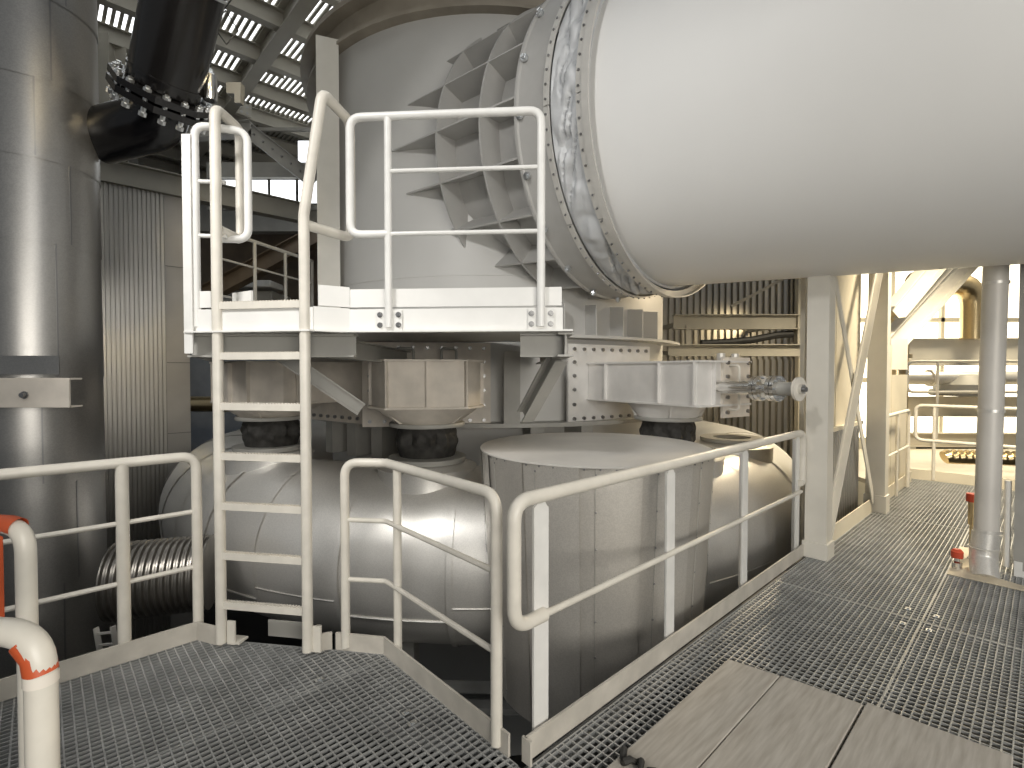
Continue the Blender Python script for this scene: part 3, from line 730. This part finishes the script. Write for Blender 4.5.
# ================================================================== TALL CLAD COLUMN (left)
KX, KY, KR = -3.8, 3.98, .43
kol = thing('clad_column', (KX, KY, -3), 'tall shiny galvanised clad column at the left edge', 'column')
zs = [-3, -1.6, -.75, .03, .80, 1.60, 2.6, 3.21, 3.79, 4.4, 5.0, 6.4]
for i in range(len(zs)-1):
    m = MB().lathe([(KR+.005, zs[i]-.012), (KR+.005, zs[i]), (KR-.001, zs[i+1])], (KX, KY, 0), Z, 72)
    so = obj('cladding_sheet', m, 'cladcol', kol)
    a = R(-53+(13*i) % 40); d = v(math.cos(a), math.sin(a), 0)
    obj('lap_seam', MB().box(v(KX, KY, (zs[i]+zs[i+1])/2)+d*(KR+.003), .006, .01, zs[i+1]-zs[i]-.01, d), 'bolt', so)
bm = thing('bracket_beam', (-3.2, 3.3, 1.35), 'short beige bolted beam in front of the tall clad column', 'beam')
obj('web', MB().box((-3.6, 3.42, 1.485), 1.16, .012, .19).box((-3.6, 3.47, 1.585), 1.16, .1, .012).box((-3.6, 3.47, 1.395), 1.16, .1, .012), 'valve', bm, smooth=False)
obj('strap', MB().box((-3.6, 3.49, 1.68), .9, .008, .13), 'cladcol', bm)
piece('bolt', bolt_me, bm, (-3.32, 3.41, 1.475), axes(v(1, 0, 0), Z, v(0, -1, 0)) @ Matrix.Scale(1.6, 4))

# ================================================================== BLACK PIPE
pa, pb_ = v(-2.22, 3.64, 4.84), v(-2.88, 4.15, 3.80); pdir = (pa-pb_).normalized()
bp_ = thing('black_pipe', (-2.9, 4.1, 3.5), 'glossy black pipe with bolted octagonal flange at upper left', 'pipe')
obj('pipe', MB().tube([pb_+pdir*.16, pa+pdir*2.4], .255, 40), 'black', bp_)
obj('elbow', MB().tube(fillet([pb_+pdir*.12, pb_-pdir*.12, v(-3.46, 4.24, 3.60)], .22, 8), .215, 32), 'black', bp_)
e1 = pdir.cross(Z).normalized(); e2 = pdir.cross(e1)
for s0, nm in ((.03, 0), (.10, 1)):
    pts = [pb_+pdir*s0+(e1*math.cos(R(22.5+45*k))+e2*math.sin(R(22.5+45*k)))*.365 for k in range(8)]
    obj('flange', MB().prism(pts, pdir*.05), 'black', bp_)
fb_me = mesh_of('flange_bolt', MB().lathe([(.001, .035), (.018, .035), (.018, .02), (.028, .02), (.028, 0), (.018, 0), (.018, -.16), (.028, -.16), (.028, -.19), (.001, -.19)], (0, 0, 0), Z, 8), 'boltz', v(0, 0, 0))
for k in range(16):
    a = R(11+22.5*k); piece('flange_bolt', fb_me, bp_, pb_+pdir*.15+(e1*math.cos(a)+e2*math.sin(a))*.318, axes(e1, -e2 if e1.cross(-e2).dot(pdir) > 0 else e2, pdir))
for s0 in (.24, .95): obj('band', MB().lathe([(.254, s0-.012), (.264, s0-.01), (.264, s0+.01), (.254, s0+.012)], pb_, pdir, 40), 'boltz' if s0 > .5 else 'black', bp_)
# small gauge with cable beside it
ga = thing('instrument', (-2.35, 4.15, 3.75), 'small steel instrument with looped cable under the roof beams', 'instrument')
obj('housing', MB().lathe([(.001, 0), (.05, 0), (.055, .03), (.055, .2), (.04, .22), (.02, .26), (.001, .26)], (-2.5, 4.2, 3.88), Z, 16), 'chrome', ga)
obj('cable', MB().tube([v(-2.5, 4.2, 4.13), v(-2.48, 4.2, 4.5), v(-2.35, 4.18, 4.6), v(-2.26, 4.2, 4.45), v(-2.36, 4.2, 4.34), v(-2.44, 4.2, 4.45), v(-2.4, 4.22, 4.62), v(-2.2, 4.3, 5.0)], .006, 6), 'cable', ga)
obj('terminal_box', MB().box((-2.3, 4.22, 3.98), .12, .06, .09).box((-2.26, 4.2, 3.9), .05, .05, .1), 'steeld', ga)

# ================================================================== COLUMNS, BRACES
def hcol(name, c, z0, z1, w, m, label, up=None, cat='column'):
    t = thing(name, (c.x, c.y, z0), label, cat)
    mb = MB().ibeam(v(c.x, c.y, z0+.02), v(c.x, c.y, z1), w, w, .016, .012, up or FD); obj('shaft', mb, m, t, smooth=False)
    obj('base_plate', MB().box((c.x, c.y, z0+.01), w*1.25, w*1.25, .02, RD), m, t)
    return t
t = thing('steel_column', (C1.x, C1.y, 0), 'cream column where the right guardrail ends', 'column')
obj('shaft', MB().box(C1+Z*2.6, .17, .17, 5.2, RD), 'column', t, smooth=False); obj('base_block', MB().box(C1+Z*.07, .2, .2, .14, RD), 'column', t, smooth=False)
t = thing('steel_column', (C2.x, C2.y, 0), 'cream column further along the corridor beyond the cross braces', 'column')
obj('shaft', MB().box(C2+Z*2.6, .17, .19, 5.2, RD), 'column', t, smooth=False); obj('base_block', MB().box(C2+Z*.1, .2, .22, .2, RD), 'column', t, smooth=False)
br = thing('cross_brace', tuple(C1+RD*1), 'crossed flat brace bars between two cream columns', 'brace')
q0, q1 = C1+RD*.1+FD*.02, C2-RD*.1+FD*.02
obj('brace_bar', MB().bar(q0+Z*.12, q1+Z*3.0, .012, .11, NW.cross(q1+Z*2.9-q0)).bar(q0+Z*.12+FD*.03, q1+Z*3.0+FD*.03, .06, .012, NW.cross(q1+Z*2.9-q0)), 'column', br, smooth=False)
obj('brace_bar', MB().bar(q0+Z*3.0-FD*.03, q1+Z*.12-FD*.03, .012, .10, NW.cross(q1-Z*2.9-q0)), 'column', br, smooth=False)
cam_scale(True)
hcol('steel_column', v(-1.76, 4.84, 0), 1.91, 4.76, .2, 'column', 'pale column standing against the left side of the vessel', up=v(.35, -.94, 0))
cam_scale(False)
hcol('steel_column', v(-5.95, 7.45, 0), 4.74, 6.5, .34, 'roofst', 'dark steel stub column under the roof behind the black pipe', up=v(0, 1, 0))

# bay beams in front of the right back wall
cam_scale(True)
fb2 = thing('steel_frame', (3.2, 6.9, 1.8), 'brown steel beam frame before the corrugated wall', 'frame')
obj('beam', MB().ibeam(v(2.2, 6.85, 2.32), v(3.98, 6.85, 2.32), .2, .12), 'roofst', fb2, smooth=False)
obj('beam', MB().ibeam(v(2.1, 6.75, 1.93), v(4.05, 6.75, 1.93), .16, .14), 'roofst', fb2, smooth=False)
obj('upright', MB().box((3.92, 6.85, 2.4), .09, .09, 1.0), 'roofst', fb2); obj('upright', MB().box((2.4, 6.85, 2.12), .07, .07, .3), 'roofst', fb2)
obj('diagonal', MB().bar((3.05, 7.0, 2.55), (3.9, 7.0, 3.0), .04, .04), 'roofst', fb2)
for yx in (2.35, 3.92):
    for z in (2.32, 1.93): obj('wall_arm', MB().box((yx, 7.6, z), .06, 1.45, .06), 'roofst', fb2)
hose = MB().tube([v(2.6, 6.9, 2.03), v(3.0, 6.9, 2.05), v(3.3, 6.9, 2.08), v(3.6, 6.88, 2.14), v(3.85, 6.9, 2.16)], .05, 10)
obj('hose', hose, 'blackr', label='black hose bundle lying in the brown beam frame', cat='hose')

# ================================================================== CORRIDOR END
cam_scale(False)
E6 = g(8.3, .05)
er = thing('end_guardrail', tuple(E6), 'cream looped guardrail closing the far end of the corridor', 'guardrail')
def ge(w, z): return E6+FD*w+Z*z
obj('top_rail', MB().tube(fillet([ge(2.6, .60), ge(.03, .60), ge(.03, 1.13), ge(2.6, 1.13)], .1, 7), .026, 12), 'rail', er)
for w in (.25, 1.2, 2.2): obj('post', MB().tube([ge(w, .02), ge(w, 1.12)], .022, 10), 'rail', er)
toe(er, ge(-.05, 0), ge(2.6, 0), .15, m='cream')
cr = thing('corridor_guardrail', tuple(C2+RD*.9), 'short cream guardrail beyond the second corridor column', 'guardrail')
k0, k1 = C2+RD*.25+FD*.03, C2+RD*1.7+FD*.03
obj('top_rail', MB().tube(fillet([k0+Z*1.1, k1+Z*1.1, k1+Z*.02], .08), .024, 12), 'rail', cr); obj('mid_rail', MB().tube([k0+Z*.6, k1+Z*.6], .014, 8), 'rail', cr)
obj('post', MB().tube([k0+RD*.7+Z*.02, k0+RD*.7+Z*1.1], .02, 10), 'rail', cr)
# vertical pipe with elbow and floor sheet
px_, py_ = 3.84, 4.06
vp = thing('downpipe', (px_, py_, 0), 'grey vertical pipe with elbow at its foot on the right', 'pipe')
obj('pipe', MB().tube([v(px_+.03, py_, .3), v(px_+.10, py_+.0, 5)], .08, 28), 'lid', vp)
obj('elbow', MB().tube(fillet([v(px_+.03, py_, .32), v(px_+.01, py_, -.0+.12), v(px_-.06, py_-.09, -.02)], .12, 6), .09, 24), 'clad', vp)
for z in (.34, 1.32, 2.35): obj('band', MB().lathe([(.078, z-.012), (.085, z-.012), (.085, z+.012), (.078, z+.012)], (px_+.03+.015*z, py_, 0), Z, 28, close=True), 'clad', vp)
for z in (.1, .2): obj('elbow_seam', MB().lathe([(.088, z-.008), (.098, z-.004), (.098, z+.004), (.088, z+.008)], (px_+.01, py_, 0), Z, 24), 'clad', vp)
obj('floor_sheet', MB().prism([g(3.82, .93, .004), g(4.75, .93, .004), g(4.75, 1.12, .004), g(4.0, 1.2, .004), g(3.82, 1.7, .004)], Z*.006), 'sheet', label='pale sheet edging around the pipe foot', cat='sheet')
sk = thing('stop_valve', (px_-.15, py_+.02, 0), 'small red topped valve beside the pipe foot', 'valve')
obj('valve_body', MB().lathe([(.001, .01), (.035, .01), (.035, .06), (.02, .07), (.02, .1)], (px_-.16, py_+.05, 0), Z, 14), 'chrome', sk); obj('valve_cap', MB().lathe([(.02, .1), (.04, .1), (.042, .15), (.025, .17), (.001, .17)], (px_-.16, py_+.05, 0), Z, 14), 'red', sk)
sk = thing('stop_valve', (px_+.2, py_+.3, 0), 'red capped valve behind the vertical pipe', 'valve')
obj('valve_body', MB().lathe([(.001, .3), (.03, .3), (.03, .5), (.02, .5)], (px_+.19, py_+.3, 0), Z, 12).tube([v(px_+.19, py_+.3, 0), v(px_+.19, py_+.3, .3)], .018, 8), 'gold', sk); obj('valve_cap', MB().lathe([(.03, .5), (.045, .5), (.045, .57), (.001, .57)], (px_+.19, py_+.3, 0), Z, 12), 'red', sk)
dk = thing('cable_duct', (4.15, 3.95, 0), 'dark upright box section at the right edge', 'column')
obj('body', MB().box(v(4.19, 3.98, 2.3), .24, .24, 4.5, RD), 'steel', dk); obj('base', MB().bar(v(4.02, 3.98, .06), v(4.35, 3.75, .06), .012, .12), 'railw', dk)
obj('conduit', MB().tube([v(4.03, 4.05, .05), v(4.03, 4.05, .75)], .022, 10), 'railw', dk)

# hall beyond the corridor
kb = thing('knee_brace', (5.9, 7.9, 1.9), 'heavy pale diagonal beams beyond the corridor column', 'brace')
obj('beam', MB().ibeam(v(5.65, 7.5, 2.05), v(7.25, 7.8, 3.6), .3, .2), 'column', kb, smooth=False)
obj('beam', MB().ibeam(v(5.55, 7.3, 2.5), v(7.0, 7.5, 4.1), .24, .2), 'column', kb, smooth=False)
obj('gusset_plate', MB().box(v(5.7, 7.4, 1.9), .3, .03, .45, v(1, .2, 0)), 'column', kb)
wn = thing('window_1', (10, 12.5, 0), 'bright sunlit window wall beyond the corridor', 'window', kind='structure')
for i in range(6):
    for j in range(3): obj('pane', MB().box((7.6+i*1.25, 12.6, .7+j*1.5), 1.15, .03, 1.38), 'window', wn)
fm = MB()
for i in range(7): fm.box((6.98+i*1.25, 12.55, 2.2), .09, .1, 4.7)
for j in range(4): fm.box((10.7, 12.55, -.05+j*1.5), 7.6, .1, .1)
obj('window_frame', fm, 'cream', wn, smooth=False)
hb = thing('service_deck', (9, 10, 0), 'pale mezzanine beam and deck behind the end guardrail', 'deck')
obj('beam', MB().ibeam(v(7.4, 10.3, 2.05), v(12, 10.0, 2.05), .55, .25), 'column', hb, smooth=False)
obj('beam', MB().ibeam(v(7.3, 10.2, .95), v(12, 9.9, .95), .4, .2), 'cream', hb, smooth=False)
obj('beam', MB().ibeam(v(7.3, 9.6, .35), v(12, 9.4, .35), .26, .2), 'cream', hb, smooth=False)
obj('deck', MB().box((10, 10.6, -.3), 7.4, 3.6, .08), 'cream', hb)
for x in (7.0, 10, 13): obj('deck_leg', MB().box((x, 10.6, -1.65), .2, .2, 2.66), 'cream', hb)
rl = thing('upper_guardrail', (8.2, 9.3, 1.2), 'second looped guardrail further back above the end guardrail', 'guardrail')
obj('top_rail', MB().tube(fillet([v(12, 9.0, 1.27), v(7.38, 9.35, 1.27), v(7.38, 9.35, 1.84), v(12, 9.0, 1.84)], .12, 6), .026, 10), 'rail', rl)
obj('post', MB().tube([v(7.9, 9.3, .3), v(7.9, 9.3, 1.84)], .022, 8), 'rail', rl)
obj('process_pipe', MB().tube([v(7.6, 9.9, 1.53), v(12, 9.6, 1.53)], .13, 20).lathe([(.13, 0), (.17, 0), (.17, .05), (.13, .05)], (8.2, 9.86, 1.53), v(1, -.07, 0), 20), 'clad', label='shiny horizontal pipe behind the upper looped guardrail', cat='pipe')
obj('process_pipe', MB().tube(fillet([v(7.9, 9.9, 3.4), v(9.2, 10, 3.4), v(9.2, 10, 2.3)], .5), .22, 20), 'gold', label='warm lit elbow pipe high beyond the diagonal beams', cat='pipe')
obj('process_pipe', MB().tube([v(7.35, 9.6, -.5), v(7.35, 9.6, 2.9)], .2, 20).lathe([(.2, 1.9), (.25, 1.9), (.25, 1.98), (.2, 1.98)], (7.35, 9.6, 0), Z, 20), 'gold', label='upright brass coloured pipe left of the mezzanine beam', cat='pipe')
mh = thing('motor', (8.4, 10.6, 1.1), 'round dark motor housing behind the end guardrail', 'motor')
obj('housing', MB().lathe([(.001, 1.62), (.3, 1.58), (.45, 1.4), (.45, 1.18), (.001, 1.18)], (8.9, 9.9, 0), Z, 28), 'steel', mh); obj('hood', MB().lathe([(.5, 1.3), (.52, 1.28), (.52, 1.2), (.5, 1.18)], (8.9, 9.9, 0), Z, 28), 'steeld', mh)
obj('flexible_hose', MB().tube([v(7.7+.05*i, 8.9-.01*i, .12+(.02 if i % 2 else 0)) for i in range(30)], [.13 if i % 2 else .11 for i in range(30)], 16), 'gold', label='ribbed flexible hose on the floor below the end guardrail', cat='hose')

# ================================================================== LEFT BAY BACKGROUND
cam_scale(False)
w2 = thing('window_2', (-4, 9.4, 4.7), 'bright high window band behind the cranked roof brace', 'window', kind='structure')
for i in range(5):
    for j in range(2 if i > 2 else 1): obj('pane', MB().box((-5.3+i*.52, 9.4, 5.0+j*.72), .46, .02, .42), 'rooflight', w2)
obj('window_frame', MB().box((-4.25, 9.38, 4.68), 2.8, .06, .06).box((-4.25, 9.38, 5.38), 2.8, .06, .28).box((-4.25, 9.38, 6.13), 2.8, .06, .06), 'steel', w2)
kn = thing('roof_brace', (-3.6, 8, 4.4), 'grey cranked roof brace seen between the ladder rails', 'brace')
obj('brace_arm', MB().ibeam(v(-4.15, 8.0, 5.45), v(-3.12, 8.0, 4.64), .22, .16), 'steel', kn, smooth=False)
obj('brace_arm', MB().ibeam(v(-5.4, 8.0, 5.4), v(-4.12, 8.0, 5.48), .22, .16), 'steel', kn, smooth=False)
bt = MB()
for k in range(7):
    p = v(-4.15, 7.985, 5.45).lerp(v(-3.12, 7.985, 4.64), .08+k*.14); bt.lathe([(.001, .015), (.018, .015), (.018, 0)], p, v(0, -1, 0), 6)
obj('bolts', bt, 'bolt', kn, kind='stuff')
cam_scale(True)
xb = thing('bay_girder', (-4.5, 8.6, 4.0), 'deep grey girder crossing the left bay behind the ladder top', 'girder')
obj('girder_web', MB().ibeam(v(-6.8, 8.9, 4.35), v(-2.2, 8.9, 4.35), .5, .2), 'steel', xb, smooth=False)
for x in (-6.6, -2.4): obj('hanger', MB().ibeam(v(x, 8.9, 4.6), v(x, 8.9, 5.36), .16, .14, up=v(0, 1, 0)), 'steel', xb, smooth=False)
bw = thing('brown_beam', (-4, 8.6, 2.6), 'brown diagonal beam in the dim left bay', 'beam')
obj('flange_beam', MB().ibeam(v(-5.0, 8.2, 2.9), v(-2.9, 8.0, 3.9), .26, .2), 'brown', bw, smooth=False)
mc = thing('machine_block', (-4.6, 9.4, 2.0), 'low grey machine block seen behind the rear guardrail', 'machine')
obj('housing', MB().box((-4.9, 9.4, 2.75), 1.2, .8, .7), 'steel', mc, bevel=.03); obj('cover', MB().box((-4.6, 9.1, 3.2), .7, .5, .12), 'railw', mc, bevel=.02); obj('base', MB().box((-4.6, 9.4, 2.2), 2.6, 1.0, .3), 'steeld', mc)
for x in (-5.7, -3.5): obj('leg', MB().box((x, 9.4, .1), .16, .16, 4.0), 'steeld', mc)
obj('lagged_pipe', MB().tube([v(-4.6, 6.6, 1.22), v(-2.2, 6.3, 1.22)], .1, 20).lathe([(.1, 0), (.104, 0), (.104, .02), (.1, .02)], (-3.75, 6.5, 1.22), v(1, -.12, 0), 20), 'gold', label='short gold toned lagged pipe left of the ladder behind the ring main', cat='pipe')
pw = thing('back_panel', (-3.6, 7.6, -1), 'dark blue grey panel under the platform left of the ladder', 'panel')
obj('panel', MB().box((-4.2, 7.6, .7), 2.6, .05, 2.6), 'blue', pw); obj('frame', MB().box((-4.2, 7.56, 2.0), 2.6, .05, .08).box((-2.92, 7.56, .7), .08, .05, 2.6), 'steeld', pw)

# ================================================================== UNDER-FLOOR
cam_scale(False)
fx = thing('flexible_duct', (-2.6, 3.9, -.4), 'ribbed flexible duct under the left guardrail', 'duct')
n = 60; obj('hose', MB().tube([v(-3.05, 3.8, .03).lerp(v(-2.42, 4.0, .03), i/n) for i in range(n+1)], [.27+(.02 if i % 4 < 2 else 0) for i in range(n+1)], 28), 'flex', fx)
ct = thing('cable_ladder', (-2.3, 2.95, -.6), 'small tilted cable ladder below the left toe plate', 'cable tray')
ca, cb_ = v(-2.62, 3.12, .02), v(-2.58, 3.18, -.6); cs = v(.09, .02, 0)
obj('side_rail', MB().bar(ca, cb_, .01, .03), 'strip', ct); obj('side_rail', MB().bar(ca+cs, cb_+cs, .01, .03), 'strip', ct)
for k in range(8): p = ca.lerp(cb_, (k+.5)/8); obj('rung', MB().bar(p, p+cs, .012, .012), 'strip', ct)
sb = thing('support_beam', (-.2, 3.0, -.7), 'dark support beam below the ring main', 'beam')
obj('beam', MB().ibeam(v(-3, 4.4, -1.2), v(2.2, 4.2, -1.2), .2, .16), 'steeld', sb, smooth=False)

# ================================================================== BOARDS ON THE GRATING
for w0, w1, u1, lb in ((.27, .522, 1.325, 'weathered wooden board on the grating nearest the right guardrail'), (.526, .878, 1.375, 'weathered wooden board in the middle of the three on the grating'), (.888, 1.39, 1.44, 'weathered wooden board on the grating furthest from the right guardrail')):
    o = obj('wooden_board', MB().prism([g(-.5, w0, .004), g(u1-.02, w0, .004), g(u1+.02, w1, .004), g(-.5, w1, .004)], Z*.026), 'board', label=lb, cat='board', group='boards lying on the grating', smooth=False, bevel=.004)
rg = MB(); rp_ = [g(.26+.03*math.cos(i*.9)+.02*noise.noise(v(i, 0, 0)), .27+i*.012, .045+.012*math.sin(i*1.7)) for i in range(16)]
obj('rag', MB().tube(rp_, [.008+.008*abs(math.sin(i*1.1)) for i in range(16)], 8), 'boot', label='crumpled dark rag at the corner of the boards', cat='rag')

# saddle clips holding the grating
clip_me = mesh_of('grating_clip', MB().box((0, 0, .004), .045, .03, .004).box((0, 0, .008), .016, .016, .008).box((.022, 0, .001), .004, .03, .008), 'boltz', v(0, 0, 0))
for u, w, lb in ((2.85, .83, 'shiny grating clip at the walkway panel joint, far left of four'), (2.85, .98, 'shiny grating clip at the walkway panel joint, far right of four'),
                 (2.575, .845, 'shiny grating clip at the walkway panel joint, near left of four'), (2.585, .975, 'shiny grating clip at the walkway panel joint, near right of four'),
                 (-.22, -.60, 'shiny grating clip just inside the bent guardrail, further of two'), (-.24, -.52, 'shiny grating clip just inside the bent guardrail, nearer of two'),
                 (-.42, -1.14, 'shiny grating clip near the foot of the ladder')):
    o = bpy.data.objects.new('grating_clip', clip_me); COL.objects.link(o); o.location = g(u, w, .0); o.rotation_euler = (0, 0, math.atan2(RD.y, RD.x))
    tag(o, lb, 'clip', 'clips on the walkway grating')
# walls added around the lower storey to keep world light from under the grating
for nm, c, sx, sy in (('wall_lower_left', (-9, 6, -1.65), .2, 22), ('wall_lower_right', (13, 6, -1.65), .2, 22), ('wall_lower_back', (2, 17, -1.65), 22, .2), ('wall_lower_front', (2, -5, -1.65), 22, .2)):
    obj(nm, MB().box(c, sx, sy, 2.7), 'void', label='near-black wall added around the storey below, '+nm.split('_')[-1]+' side', cat='wall', kind='structure')
